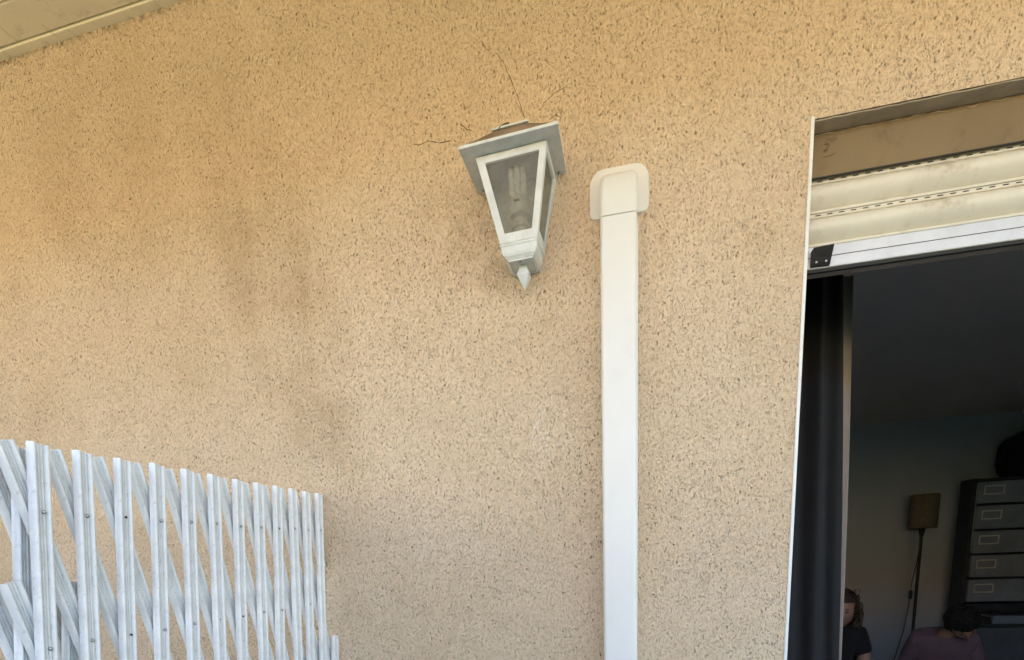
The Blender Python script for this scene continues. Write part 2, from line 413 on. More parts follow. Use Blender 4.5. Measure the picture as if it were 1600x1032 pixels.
bm = bmesh.new()  # unseen hedge added to keep low warm light off the lower wall
rnd = random.Random(21)
nx_, nz_ = 70, 16
from mathutils import noise as mn
def hp(x, t):      # hedge section, t runs up the front, over the top and down the back
    if t < .4: y, z = -.45, t / .4
    elif t < .6: y, z = -.45 + (t - .4) / .2 * .9, 1
    else: y, z = .45, 1 - (t - .6) / .4
    q = Vector((x * 1.3, y * 2 + 3, z * 4)); k = .10 * mn.noise(q) + .05 * mn.noise(q * 3)
    return (x, -4.2 + y * (1 - .15 * z) + k, -.16 + z * HH + k)
loft(bm, [[hp(-9 + 18 * i / nx_, j / nz_) for j in range(nz_ + 1)] for i in range(nx_ + 1)], closed=False, cap=False)
for _ in range(9000):
    x = rnd.uniform(-9, 9); p = Vector(hp(x, rnd.random())) + Vector([rnd.uniform(-.05, .05) for _ in range(3)])
    a = Vector([rnd.gauss(0, 1) for _ in range(3)]).normalized() * .045; b = a.cross(Vector([rnd.gauss(0, 1) for _ in range(3)])).normalized() * .02
    bm.faces.new([bm.verts.new(p + q) for q in (-a, b, a, -b)])
shading_hedge = bpy.data.meshes.new('shading_hedge'); bm.to_mesh(shading_hedge); bm.free(); shading_hedge.materials.append(M['leaf'])
shading_hedge = bpy.data.objects.new('shading_hedge', shading_hedge); C.objects.link(shading_hedge); tag(shading_hedge, 'clipped green hedge added out of view to block low light', 'shading_hedge')

# the room behind the doorway
RX0, RX1, RY, RZ = -1.4, 4.3, 4.2, 2.440
obj('room_back_wall', boxb(RX0, RX1, RY, RY + .1, -.1, 2.79), M['room'], house)
obj('room_side_wall', boxb(RX0 - .1, RX0 - .001, .30, RY + .1, -.1, 2.79), M['room'], house)
obj('room_side_wall', boxb(RX1 + .001, RX1 + .1, .30, RY + .1, -.1, 2.79), M['room'], house)
obj('room_front_lining', boxb(RX0, XR0 - .03, .301, .33, -.1, 2.45), M['room'], house)
obj('room_front_lining', boxb(XR1 + .03, RX1, .301, .33, -.1, 2.45), M['room'], house)
obj('room_ceiling', boxb(RX0, RX1, .31, RY - .001, RZ, RZ + .1), M['ceil'], house)
tag(obj('room_floor', boxb(RX0, RX1, .0, RY - .001, -.1, 0), M['floor_in']), kind='structure')

# ================================================================== ROLLER SHUTTER
sh = thing('roller_shutter', (XR0, .045, 1.957), 'cream roller shutter rolled nearly up at the top of the doorway', 'shutter')
SX0, SX1 = XR0 + .004 - XR0, XR1 - .004 - XR0
def slat_mesh(seed):
    random.seed(seed)
    bm = bmesh.new()
    H = .0610
    prof = [(.004, 0), (.0015, -.0005), (.0010, -.0075), (.0045, -.0085)]
    for i in range(19):
        t = i / 18
        prof.append((.0045 - .0165 * math.sin(PI * t ** .78) ** .9 + .0060 * t ** 2, -.009 - .046 * t))
    prof += [(.0098, -.0560), (-.0005, -.0562), (-.0012, -.0608), (.004, -.0610)]
    n = 2
    rings = [[(x, p[0], p[1]) for p in prof] + [(x, .010, -.061), (x, .010, 0)] for x in (SX0, SX1)]
    loft(bm, rings)
    x = SX0 + .004
    while x < SX1 - .02:
        box(bm, x, x + .0095, .0006, .006, -.0044, -.0026, 1)
        x += .0215
    box(bm, SX0, SX1, .0012, .012, .0001, .0028, 1)
    return bm
for k, zt in enumerate((2.1240, 2.0630)):
    o = obj('slat', slat_mesh(k), [M['slat'], M['rubber']], sh, smooth=True, at=(0, 0, zt - 1.957))
obj('slat', slat_mesh(5), [M['slat'], M['rubber']], sh, smooth=True, at=(0, 0.004, 2.1850 - 1.957))
bm = bmesh.new()
box(bm, SX0, SX1, .0, .014, .004, .046)
rail = obj('bottom_rail', bm, M['alu'], sh, bevel=.0018)
bm = bmesh.new()
box(bm, SX0, SX1, -.0005, .002, .0240, .0252)
obj('rail_groove', bm, M['rubber'], rail)
bm = bmesh.new(); box(bm, SX0, SX1, .004, .012, -.0012, .0038)
obj('rubber_seal', bm, M['rubber'], rail)
bm = bmesh.new(); box(bm, SX0, SX1, .0015, .010, .0462, .0478)
obj('rail_top_seam', bm, M['rubber'], rail)
# black end stop with two screws
bm = bmesh.new()
x0, x1 = .355 - XR0, .391 - XR0
lo = [(x0, -.001, .0065), (x1, -.001, .0055), (x1, -.0035, .0055), (x0, -.0035, .0065)]
hexa(bm, [(x0, 0, .0065), (x0, -.004, .0068), (x0, -.012, .024), (x0, -.018, .036), (x0, 0, .036)], [(x1, 0, .0055), (x1, -.004, .006), (x1, -.010, .015), (x1 + .001, -.022, .036), (x1 + .001, 0, .036)])
st = obj('end_stop', bm, M['black'], rail, bevel=.0008)
for xx in (x0 + .009, x0 + .027):
    bm = bmesh.new(); bmesh.ops.create_uvsphere(bm, u_segments=12, v_segments=8, radius=.0024)
    bmesh.ops.scale(bm, vec=(1, .6, 1), verts=bm.verts)
    obj('screw', bm, M['steel'], st, smooth=True, at=(xx, -.0082, .0125))

# ================================================================== CABLE TRUNKING
tk = thing('cable_trunking', (-.031, 0, .25), 'tall cream plastic cable trunking running down the wall beside the doorway', 'trunking')
def rr_x(hw, dep, r, z, x=0, y0=-.0005):
    """U section (flat to the wall) in plan at height z"""
    pts = [(x - hw, y0, z)]
    for i in range(7):
        a = PI + .5 * PI * i / 6
        pts.append((x - hw + r + r * math.cos(a), -(dep - r) + r * math.sin(a), z))
    for i in range(7):
        a = 1.5 * PI + .5 * PI * i / 6
        pts.append((x + hw - r + r * math.cos(a), -(dep - r) + r * math.sin(a), z))
    pts.append((x + hw, y0, z))
    return pts
zc = .25
bm = bmesh.new(); loft(bm, [rr_x(.0365, .0530, .007, z - zc) for z in (.25, .9, 1.5, 2.0, 2.0745)])
obj('cover', bm, M['trunk'], tk, smooth=True)
bm = bmesh.new(); loft(bm, [rr_x(.0392, .014, .003, z - zc) for z in (.25, 2.085)])
obj('base_channel', bm, M['trunk'], tk, smooth=True)
bm = bmesh.new()
ol = rrect(-.061, .0605, 2.0965 - zc, 2.188 - zc, (.011, .011, .030, .030), 8)
loft(bm, [[(x, 0, z) for x, z in ol], [(x, -.0030, z) for x, z in ol], [(x * .985, -.0042, (z - 1.892) * .985 + 1.892) for x, z in ol]])
fl = obj('end_cap', bm, M['trunk'], tk, smooth=True)
bm = bmesh.new()
rings = []
for z in (2.0720, 2.0722, 2.085, 2.100, 2.112): rings.append(rr_x(.0378, .0560, .010, z - zc, y0=.001))
for i in range(1, 11):
    a = .5 * PI * i / 10.6
    rings.append(rr_x(.0378 - .0045 * (1 - math.cos(a)), .0045 + .0515 * math.cos(a), min(.010 + .004 * math.sin(a), .4 * (.0045 + .0515 * math.cos(a)) + .0015), 2.112 + .056 * math.sin(a) - zc, y0=.001))
loft(bm, rings)
obj('cap_hood', bm, M['trunk'], fl, smooth=True)

# ================================================================== LANTERN
ln = thing('wall_lantern', (-.2375, 0, 2.19), 'white metal carriage lantern with dusty glass hanging on the wall', 'lantern', rot=(0, math.radians(-1.8), 0))
def ring_solid(bm, outer, inner, off):
    off = Vector(off)
    o1 = [Vector(p) for p in outer]; i1 = [Vector(p) for p in inner]
    n = len(o1)
    A = [bm.verts.new(p) for p in o1]; Bv = [bm.verts.new(p) for p in i1]
    A2 = [bm.verts.new(p + off) for p in o1]; B2 = [bm.verts.new(p + off) for p in i1]
    for i in range(n):
        j = (i + 1) % n
        bm.faces.new((A[i], A[j], Bv[j], Bv[i])); bm.faces.new((A2[i], B2[i], B2[j], A2[j]))
        bm.faces.new((A[i], A2[i], A2[j], A[j])); bm.faces.new((Bv[i], Bv[j], B2[j], B2[i]))
def panel(corn, wt, wb, wl, wr, off, name):
    """corn: tl, tr, br, bl in 3D; returns frame object and glass child"""
    tl, tr, br, bl = [Vector(c) for c in corn]
    def P(u, v):
        a = tl.lerp(tr, u); b = bl.lerp(br, u); return a.lerp(b, v)
    H = ((bl - tl).length + (br - tr).length) / 2
    Wt, Wb = (tr - tl).length, (br - bl).length
    it, ib = wt / H, 1 - wb / H
    W = lambda v: Wt + (Wb - Wt) * v
    inn = [P(wl / W(it), it), P(1 - wr / W(it), it), P(1 - wr / W(ib), ib), P(wl / W(ib), ib)]
    bm = bmesh.new(); ring_solid(bm, (tl, tr, br, bl), inn, off)
    f = obj(name, bm, M['alu_paint'], ln, bevel=.0008)
    o = Vector(off) * .75
    bm = bmesh.new()
    e = .004
    gl = [P((wl - e) / W(it), it - e / H), P(1 - (wr - e) / W(it), it - e / H), P(1 - (wr - e) / W(ib), ib + e / H), P((wl - e) / W(ib), ib + e / H)]
    hexa(bm, [p + o for p in gl], [p + o + Vector(off).normalized() * .0015 for p in gl])
    obj('glass_pane', bm, M['glass'], f)
    return f
T, Bt = .072, .0395
zt, zb = -.0015, -.150
panel([(-T, -.108, zt), (T, -.108, zt), (Bt, -.082, zb), (-Bt, -.082, zb)], .012, .017, .0155, .0135, (0, .005, -.0008), 'front_frame')
panel([(T, -.1065, zt), (T + .003, -.010, zt), (Bt + .003, -.010, zb), (Bt, -.0805, zb)], .010, .017, .010, .006, (-.005, 0, -.001), 'side_frame')
panel([(-T - .003, -.010, zt), (-T, -.1065, zt), (-Bt, -.0805, zb), (-Bt - .003, -.010, zb)], .010, .017, .006, .010, (.005, 0, -.001), 'side_frame')
# roof
bm = bmesh.new()
box(bm, -.0985, .0985, -.137, -.006, 0, .0055)
rf = obj('roof', bm, M['alu_paint'], ln, bevel=.001)
bm = bmesh.new()
rings = []
for t in (0, .25, .5, .75, 1):
    hx = .0955 + (.034 - .0955) * t; z = .0055 + .036 * (t ** 1.05)
    y0 = -.134 + (-.100 + .134) * t; y1 = -.009 + (-.040 + .009) * t
    rings.append([(-hx, y0, z), (hx, y0, z), (hx, y1, z), (-hx, y1, z)])
loft(bm, rings)
obj('roof_slope', bm, M['roof_metal'], rf)
bm = bmesh.new(); box(bm, -.037, .037, -.104, -.034, .0418, .0455)
obj('roof_cap', bm, M['alu_paint'], rf, bevel=.001)
# twist of dry web and grit on the roof cap
bm = bmesh.new()
tube(bm, [(-.024, -.107, .036), (-.020, -.104, .043), (-.012, -.098, .050), (-.006, -.090, .056), (-.004, -.085, .060)], [.0006, .0012, .002, .0026, .0012], 6)
tube(bm, [(-.020, -.103, .046), (-.010, -.096, .049), (.002, -.09, .051)], [.0005, .0012, .0006], 6)
tube(bm, [(.006, -.10, .046), (.010, -.092, .0475), (.014, -.088, .052)], [.0008, .0010, .0005], 6)
obj('dry_web', bm, M['crack'], rf)
for xx in (-.083, .083):
    bm = bmesh.new(); lathe(bm, [(.002, 0), (.0032, -.001), (.0032, -.004), (.0016, -.0055), (.0012, -.010)], (xx, -.014, 0), 10)
    obj('fixing_screw', bm, M['steel'], rf, smooth=True)
# base: groove ledge, cove apron, pan
bm = bmesh.new()
def rc(hx, y0, y1, z): return [(-hx, y0, z), (hx, y0, z), (hx, y1, z), (-hx, y1, z)]
loft(bm, [rc(.0385, -.081, -.010, -.1500), rc(.0385, -.081, -.010, -.1525), rc(.0402, -.0826, -.009, -.1530), rc(.0402, -.0826, -.009, -.1552), rc(.0380, -.0812, -.010, -.1560),
          rc(.0375, -.0810, -.010, -.1620), rc(.0362, -.0800, -.011, -.1680), rc(.0335, -.0780, -.012, -.1730), rc(.0295, -.0745, -.0125, -.1765), rc(.0290, -.0740, -.0125, -.1782)])
ap = obj('apron', bm, M['alu_paint'], ln, bevel=.0006)
bm = bmesh.new()
ring_solid(bm, rc(.0262, -.0725, -.0135, -.1778), rc(.0245, -.0705, -.0150, -.1778), (0, 0, -.0036))
obj('pan_rim', bm, M['alu_paint'], ap)
bm = bmesh.new(); lathe(bm, [(.0015, 0), (.003, -.0008), (.003, -.0025), (.0012, -.0035)], (-.003, -.060, -.1779), 10)
obj('pan_screw', bm, M['steel'], ap, smooth=True)
# pyramid finial, square section turned square to the wall
bm = bmesh.new()
loft(bm, [[(sx * r, -.040 + sy * r, z) for sx, sy in ((-1, -1), (1, -1), (1, 1), (-1, 1))] for r, z in ((.0085, -.1780), (.0085, -.184), (.0135, -.1975), (.0015, -.2235))])
obj('finial', bm, M['alu_paint'], ln, bevel=.0012)
bm = bmesh.new()
hexa(bm, [(-T - .006, 0, .002), (T + .006, 0, .002), (.030, 0, -.176), (-.030, 0, -.176)], [(-T - .006, -.0085, .002), (T + .006, -.0085, .002), (.030, -.0085, -.176), (-.030, -.0085, -.176)])
obj('backplate', bm, M['alu_paint'], ln, bevel=.001)
# bulb and holder
bm = bmesh.new()
lathe(bm, [(.021, -.150), (.021, -.140), (.0165, -.138), (.0165, -.118), (.0195, -.117), (.0195, -.112), (.0150, -.111), (.0150, -.100)], (.002, -.056, 0), 20)
hd = obj('bulb_holder', bm, M['socket'], ln, smooth=True)
bm = bmesh.new()
lathe(bm, [(.010, -.100), (.0115, -.0990), (.0195, -.094), (.0215, -.084), (.0210, -.068), (.0185, -.0625)], (.002, -.060, 0), 24)
bl = obj('lamp_base', bm, M['socket'], ln, smooth=True)
bm = bmesh.new(); box(bm, -.005, .007, -.0825, -.0805, -.0775, -.0740)
obj('base_slot', bm, M['rustdot'], bl)
for (ax, ay) in ((-.009, -.072), (.003, -.075), (.014, -.070)):
    bm = bmesh.new()
    pts = [(ax, ay, -.063), (ax, ay, -.016), (ax, ay + .0015, -.011), (ax, ay + .005, -.0085), (ax, ay + .009, -.011), (ax, ay + .0105, -.016), (ax, ay + .0105, -.063)]
    tube(bm, pts, .0060, 10)
    obj('bulb_tube', bm, M['bulb'], bl, smooth=True)

# ================================================================== TRELLIS
def lath_mesh(L):
    """corrugated hollow lath, length L along local z (0 at top, going down), 28 mm wide along local y, face to +x"""
    bm = bmesh.new()
    def bumpy(w0, w1, base, h, k, skip=0):
        return [((w0 + w1) / 2 - (w1 - w0) / 2 * math.cos(PI * i / k), base + h * math.sin(PI * i / k)) for i in range(skip, k + 1)]
    f = bumpy(-.0132, -.0042, 0, .0098, 10)
    f = [(w_, d if w_ < -.0085 else max(d, .0030)) for w_, d in f]
    f += bumpy(-.0040, -.0002, .0028, .0036, 5) + bumpy(.0002, .0040, .0028, .0036, 5)
    g = bumpy(.0042, .0132, 0, .0088, 10)
    f += [(w_, d if w_ > .0085 else max(d, .0030)) for w_, d in g]
    prof = f + [(.0120, 0), (.0110, .0040), (.0085, .0064), (.0055, .0015), (0, .0015), (-.0055, .0015), (-.0085, .0074), (-.0110, .0050), (-.0120, 0)]
    n = max(2, int(L / .12))
    loft(bm, [[(d, w_, -L * i / n) for w_, d in prof] for i in range(n + 1)], cap=True)
    return bm
_lm = {}
def lath(parent, y, z, ang, L, x):
    key = round(L, 3)
    if key not in _lm:
        o = obj('slat', lath_mesh(L), M['pvc'], parent, smooth=True); _lm[key] = o
    else:
        o = _lm[key].copy(); C.objects.link(o); o.parent = parent
    o.location = Vector((x, y, z)) - parent.location
    o.rotation_euler = (ang, random.uniform(-.012, .012), random.uniform(-.03, .03))
    return o
_rv = []
def rivet(parent, y, z, x, hole=False, big=False):
    key = 1 if hole else (2 if big else 0)
    while len(_rv) < 3: _rv.append(None)
    if _rv[key] is None:
        bm = bmesh.new()
        if hole: prof = [(.0012, -.002), (.0019, 0), (.0019, .0004), (.0008, .0006)]
        elif big: prof = [(.0052, -.001), (.0052, .0012), (.0042, .0022), (.0024, .0022), (.0022, .0008), (.0010, .0006)]
        else: prof = [(.0016, -.002), (.0016, .0005), (.0028, .0006), (.0027, .0018), (.0016, .0030), (.0005, .0034)]
        rings = [[(zz, r * math.cos(2 * PI * i / 12), r * math.sin(2 * PI * i / 12)) for i in range(12)] for r, zz in prof]
        loft(bm, rings)
        o = obj('rivet', bm, M['rustdot'] if hole else M['pvc' if big else 'steel'], parent, smooth=True); _rv[key] = o
    else:
        o = _rv[key].copy(); C.objects.link(o); o.parent = parent
    o.location = Vector((x, y, z)) - parent.location
    return o
DR = .1838; ZR0 = 1.482; EXT = .0915
yk = [-.682, -.623, -.561, -.499, -.436, -.376, -.313, -.252, -.191, -.136, -.084, -.031]
SLA = .0238        # wallward lean of the front laths per row
SP = .0593
NROW = 5
XA = -.7935        # back plane of the front laths (face ends about 8 mm further towards +x)
tr = thing('trellis', (-.79, -.36, .60), 'large riveted grey-white plastic trellis standing at right angles to the wall', 'trellis', 'expanding trellises fixed to the low wall')
holes = {(2, 0), (2, 1), (6, 1), (8, 0), (11, 1), (3, 2)}
angA = math.atan2(SLA, DR)
def yrow(k, r, ys=yk, n=12):
    if k < n: return ys[k] - SLA * r
    return ys[n - 1] + SP * (k - n + 1) - SLA * r
ZBOT = .62
for k in range(0, 14):
    # first row at which this lath has a rivet clear of the wall
    r0 = 0
    while yrow(k, r0) > -.012: r0 += 1
    if r0 > 4: continue
    zt_ = ZR0 - DR * r0 + EXT + random.uniform(-.0012, .0012)
    yt = yrow(k, r0) + SLA * EXT / DR
    lath(tr, yt, zt_, -angA, (zt_ - ZBOT) / math.cos(angA), XA)
    for r in range(r0, NROW):
        rivet(tr, yrow(k, r) + random.uniform(-.0006, .0006), ZR0 - DR * r + random.uniform(-.0012, .0012), XA + .0062, (k, r) in holes)
XB = XA - .0165
for k in range(-4, 12):
    r0 = max(0, -k)
    # back lath k passes (k, 0), (k+1, 1), (k+2, 2)
    pts = [(yrow(k + r, r) if k + r >= 0 else yk[0] + SP * (k + r) - SLA * r, ZR0 - DR * r) for r in range(0, NROW)]
    last = max([r for r in range(r0, NROW) if pts[r][0] < -.018] or [r0])
    sl = (pts[-1][0] - pts[0][0]) / (DR * (NROW - 1)); ang = math.atan(sl)
    zt_ = pts[r0][1] + EXT + random.uniform(-.0012, .0012); yt = pts[r0][0] - sl * EXT
    zb_ = ZBOT if last == NROW - 1 else pts[last][1] - EXT
    lath(tr, yt, zt_, ang, (zt_ - zb_) / math.cos(ang), XB)
# second trellis, overlapping the first at its outer end and set further back
tr2 = thing('trellis', (-.83, -1.0, .60), 'second grey-white plastic trellis half hidden behind the large one at its outer end', 'trellis', 'expanding trellises fixed to the low wall')
XC = -.829; XD = XC - .0165
SLC = .0300; SPC = .0635; y0c = -.680
for k in range(-9, 2):
    r0 = 1 if k == 1 else 0
    zt_ = ZR0 - .003 - DR * r0 + EXT; yc = y0c + SPC * k - SLC * r0 + SLC * EXT / DR
    a = math.atan2(SLC, DR)
    lath(tr2, yc, zt_, -a, (zt_ - ZBOT) / math.cos(a), XC)
    for r in range(r0, NROW): rivet(tr2, y0c + SPC * k - SLC * r, ZR0 - .003 - DR * r, XC + .0062, big=True)
    sl = (SPC - SLC) / DR; a2 = math.atan(sl)
    if k < 1:
        zt_ = ZR0 - .003 + EXT; yt = y0c + SPC * k - sl * EXT
        zb_ = ZBOT if k < -3 else ZR0 - DR * (1 - k) - EXT
        lath(tr2, yt, zt_, a2, (zt_ - max(zb_, ZBOT)) / math.cos(a2), XD)
lw = obj('low_wall', boxb(-.90, -.72, -2.1, -.001, -.012, .61), M['stucco'])
tag(lw, 'low rendered partition wall carrying the trellises', 'wall')

# ================================================================== CURTAINS
def curtain(name, x0, x1, y, amp, wl, z0, z1, flare, mat, ph=0, hook=0, loc=None):
    bm = bmesh.new(); n = 90; nz = 10
    rows = []
    for j in range(nz + 1):
        z = z0 + (z1 - z0) * j / nz; row = []
        for i in range(n + 1):
            t = i / n; x = x0 + (x1 - x0) * t
            a = amp * (1 + .25 * math.sin(7 * t + z * 1.3))
            yy = y + a * math.sin(2 * PI * x / wl + ph + .25 * math.sin(z * 2.2)) + (hook * max(0, (t - .74) / .26) ** 1.1 if hook else 0)
            row.append((x + flare * (z1 - z) * (.3 + .7 * t) + .003 * math.sin(z * 4 + i * .3), yy, z))
        rows.append(row)
    vs = [[bm.verts.new(p) for p in r] for r in rows]
    for a, b in zip(vs, vs[1:]):
        for i in range(n): bm.faces.new((a[i], a[i + 1], b[i + 1], b[i]))
    o = obj(name, bm, mat, None, smooth=True)
    s = o.modifiers.new('t', 'SOLIDIFY'); s.thickness = .002
    return o
c1 = curtain('curtain', .27, .541, .375, .012, .062, .02, 2.10, .049, M['curtain'], 1.2, hook=.050)
tag(c1, 'charcoal grey curtain hanging in folds just inside the left edge of the doorway', 'curtain')
c2 = curtain('curtain', .34, .587, .475, .010, .11, .02, 2.12, .031, M['liner'], .4)
tag(c2, 'beige curtain showing as a narrow strip behind the charcoal one', 'curtain')
bm = bmesh.new(); tube(bm, [(.1, .40, 2.15), (2.2, .40, 2.15)], .012, 12)
tag(obj('curtain_pole', bm, M['rubber'], smooth=True), 'dark curtain pole above the doorway inside the room', 'curtain pole')

# ================================================================== FLOOR LAMP
fl_ = thing('floor_lamp', (2.40, 3.92, 0), 'slim dark floor lamp with a brown woven shade against the room wall', 'floor lamp')
bm = bmesh.new(); n = 40
rings = []
for r, z in ((.102, 1.500), (.102, 1.60), (.102, 1.70), (.102, 1.780)): rings.append([(r * math.cos(2 * PI * i / n), r * math.sin(2 * PI * i / n), z) for i in range(n)])
loft(bm, rings, cap=False)
so = obj('lamp_shade', bm, M['shade'], fl_, smooth=True); s = so.modifiers.new('t', 'SOLIDIFY'); s.thickness = .004
bm = bmesh.new(); lathe(bm, [(.10, 0), (.12, .006), (.12, .016), (.02, .03), (.0115, .04), (.0115, 1.42), (.022, 1.48), (.022, 1.56), (.006, 1.57)], (0, 0, 0), 20)
obj('pole', bm, M['black'], fl_, smooth=True)
bm = bmesh.new()
tube(bm, [(-.015, -.02, 1.49), (-.018, -.022, 1.35), (-.028, -.022, 1.2), (-.05, -.022, 1.05), (-.055, -.022, .93), (-.063, -.022, .80), (-.082, -.022, .62), (-.125, -.02, .40), (-.19, -.01, .15), (-.22, 0, .02)], .0035, 6)
cb = obj('cord', bm, M['black'], fl_, smooth=True)
bm = bmesh.new(); box(bm, -.068, -.040, -.034, -.012, .90, .975)
obj('cord_switch', bm, M['black'], cb, bevel=.005)

# ================================================================== DRAWER CABINET
cbx = 2.675
cab = thing('drawer_cabinet', (cbx, 3.8, 0), 'tall blue-grey cabinet of shallow drawers against the back wall', 'cabinet')
bm = bmesh.new()
box(bm, 0, .030, 0, .17, 0, 1.875); box(bm, .92, .95, 0, .17, 0, 1.875)
box(bm, .0305, .9195,  .155, .17, 0, 1.875); box(bm, .0305, .9195, .002, .1545, 1.855, 1.873)
box(bm, .0305, .9195, .002, .1545, .800, .860); box(bm, .0305, .9195, .002, .1545, .665, .690)
obj('carcass', bm, M['cab_dark'], cab, bevel=.002)
obj('edge_strip', boxb(.0310, .0345, -.006, .004, 1.30, 1.84), M['alu'], cab)
zs5 = [(1.675, 1.845), (1.475, 1.655), (1.278, 1.455), (1.082, 1.260), (.880, 1.064)]
for (a, b) in zs5:
    d = obj('drawer', boxb(.038, .915, -.012, .15, a, b), M['drawer'], cab, bevel=.003)
    zc_ = (a + b) / 2 + .018
    bm = bmesh.new(); o_ = [(.075, zc_ - .036), (.215, zc_ - .036), (.215, zc_ + .036), (.075, zc_ + .036)]; i_ = [(.084, zc_ - .027), (.206, zc_ - .027), (.206, zc_ + .027), (.084, zc_ + .027)]
    ring_solid(bm, [(x, -.0125, z) for x, z in o_], [(x, -.0125, z) for x, z in i_], (0, -.004, 0))
    obj('label_holder', bm, M['brass'], d)
obj('cupboard_door', boxb(.038, .915, -.012, .02, .03, .660), M['cab'], cab, bevel=.003)
o = obj('book', boxb(-.02, .028, 0, .15, 0, .105), M['paper'], None, bevel=.001, at=(cbx + .115, 3.80, .691)); tag(o, 'small upright white book on the dark shelf below the drawers', 'book')
o = obj('book', boxb(0, .085, 0, .15, 0, .050), M['rubber'], None, bevel=.001, at=(cbx + .150, 3.802, .691)); tag(o, 'dark book lying flat beside the white upright book', 'book')
o = obj('card_box', boxb(0, .48, 0, .17, 0, .066), M['paperblue'], None, bevel=.002, at=(cbx + .245, 3.80, .691)); tag(o, 'flat pale blue card box on the shelf below the drawers', 'box')
bm = bmesh.new(); bmesh.ops.create_icosphere(bm, subdivisions=4, radius=1)
for v in bm.verts:
    p = v.co; k = 1 + .07 * math.sin(5 * p.x + 2 * p.z) + .05 * math.sin(7 * p.y + 3 * p.x)
    f = lambda a: math.copysign(abs(a) ** .6, a)
    v.co = Vector((f(p.x) * .36 * k, f(p.y) * .16 * k, max(-.9, f(p.z)) * .21 * k))
o = obj('bag', bm, M['bag'], None, smooth=True, at=(cbx + .66, 3.97, 1.875 + .19)); tag(o, 'bulky black fabric bag on top of the drawer cabinet', 'bag')

# ================================================================== PEOPLE
def skin_obj(name, verts, edges, mat, parent, sub=2, root=0):
    me = bpy.data.meshes.new(name); me.from_pydata([v[0] for v in verts], edges, [])
    o = bpy.data.objects.new(name, me); C.objects.link(o)
    md = o.modifiers.new('skin', 'SKIN'); md.use_smooth_shade = True
    me2 = o.data
    for i, v in enumerate(verts):
        r = v[1]; sv_ = me2.skin_vertices[0].data[i]; sv_.radius = r if isinstance(r, tuple) else (r, r); sv_.use_root = (i == root)
    ss = o.modifiers.new('sub', 'SUBSURF'); ss.levels = sub; ss.render_levels = sub
    dg = bpy.context.evaluated_depsgraph_get(); dg.update()
    nm = bpy.data.meshes.new_from_object(o.evaluated_get(dg))
    o.modifiers.clear(); o.data = nm; nm.name = name
    nm.materials.clear(); nm.materials.append(mat)
    for p in nm.polygons: p.use_smooth = True
    if parent: o.parent = parent
    return o
def head_bm(w=.076, h=.115, d=.098):
    bm = bmesh.new(); bmesh.ops.create_icosphere(bm, subdivisions=5, radius=1)
    for v in bm.verts:
        x, y, z = v.co            # face looks to -y
        X_, Y_, Z_ = x * w, y * d, z * h
        if z < 0:                 # taper to the jaw
            X_ *= 1 - .30 * (-z) ** 1.4; Y_ *= 1 - .12 * (-z)
            if y > 0: Y_ *= 1 - .35 * (-z)
        if y < 0:
            f = -y
            g = lambda cx_, cz_, sx_, sz_: math.exp(-((X_ - cx_) / sx_) ** 2 - ((Z_ - cz_) / sz_) ** 2)
            Y_ += f * (.010 * (g(.030, .008, .014, .011) + g(-.030, .008, .014, .011)))      # sockets
            Y_ -= f * .022 * g(0, -.024, .010, .014) + f * .012 * g(0, -.004, .008, .022)       # nose
            Y_ -= f * .005 * g(0, .024, .045, .009)                                             # brow
            Y_ -= f * .006 * g(0, -.058, .020, .007)                                            # mouth
            Y_ += f * .005 * g(0, -.0585, .018, .0018)
            Y_ -= f * .010 * g(0, -.098, .022, .014)                                            # chin
            Y_ -= f * .004 * (g(.040, -.020, .016, .018) + g(-.040, -.020, .016, .018))         # cheeks
        v.co = (X_, Y_, Z_)
    for sx in (-1, 1):            # ears
        e = bmesh.ops.create_icosphere(bm, subdivisions=2, radius=1)
        for v in e['verts']:
            v.co = Vector((sx * (w * .97 + v.co.x * .008), .006 + v.co.y * .016, -.008 + v.co.z * .029))
    return bm
def face_bits(parent_head):
    for sx in (-1, 1):
        bm = bmesh.new(); bmesh.ops.create_uvsphere(bm, u_segments=14, v_segments=10, radius=.0115)
        e = obj('eye', bm, M['eye'], parent_head, smooth=True, at=(sx * .030, -.078, .008))
        bm = bmesh.new(); bmesh.ops.create_uvsphere(bm, u_segments=12, v_segments=8, radius=.0058)
        e2 = obj('eye', bm, M['iris'], parent_head, smooth=True, at=(sx * .030, -.0846, .008))
        bm = bmesh.new(); tube(bm, [(sx * .014, -.0925, .024), (sx * .030, -.092, .029), (sx * .046, -.080, .024)], [.002, .0032, .0012], 6)
        obj('eyebrow', bm, M['hair_brown'], parent_head, smooth=True)
    bm = bmesh.new(); tube(bm, [(-.022, -.083, -.059), (-.010, -.0915, -.056), (0, -.0925, -.057), (.010, -.0915, -.056), (.022, -.083, -.059)], [.001, .0035, .0035, .0035, .001], 8)
    obj('lips', bm, M['lip'], parent_head, smooth=True)
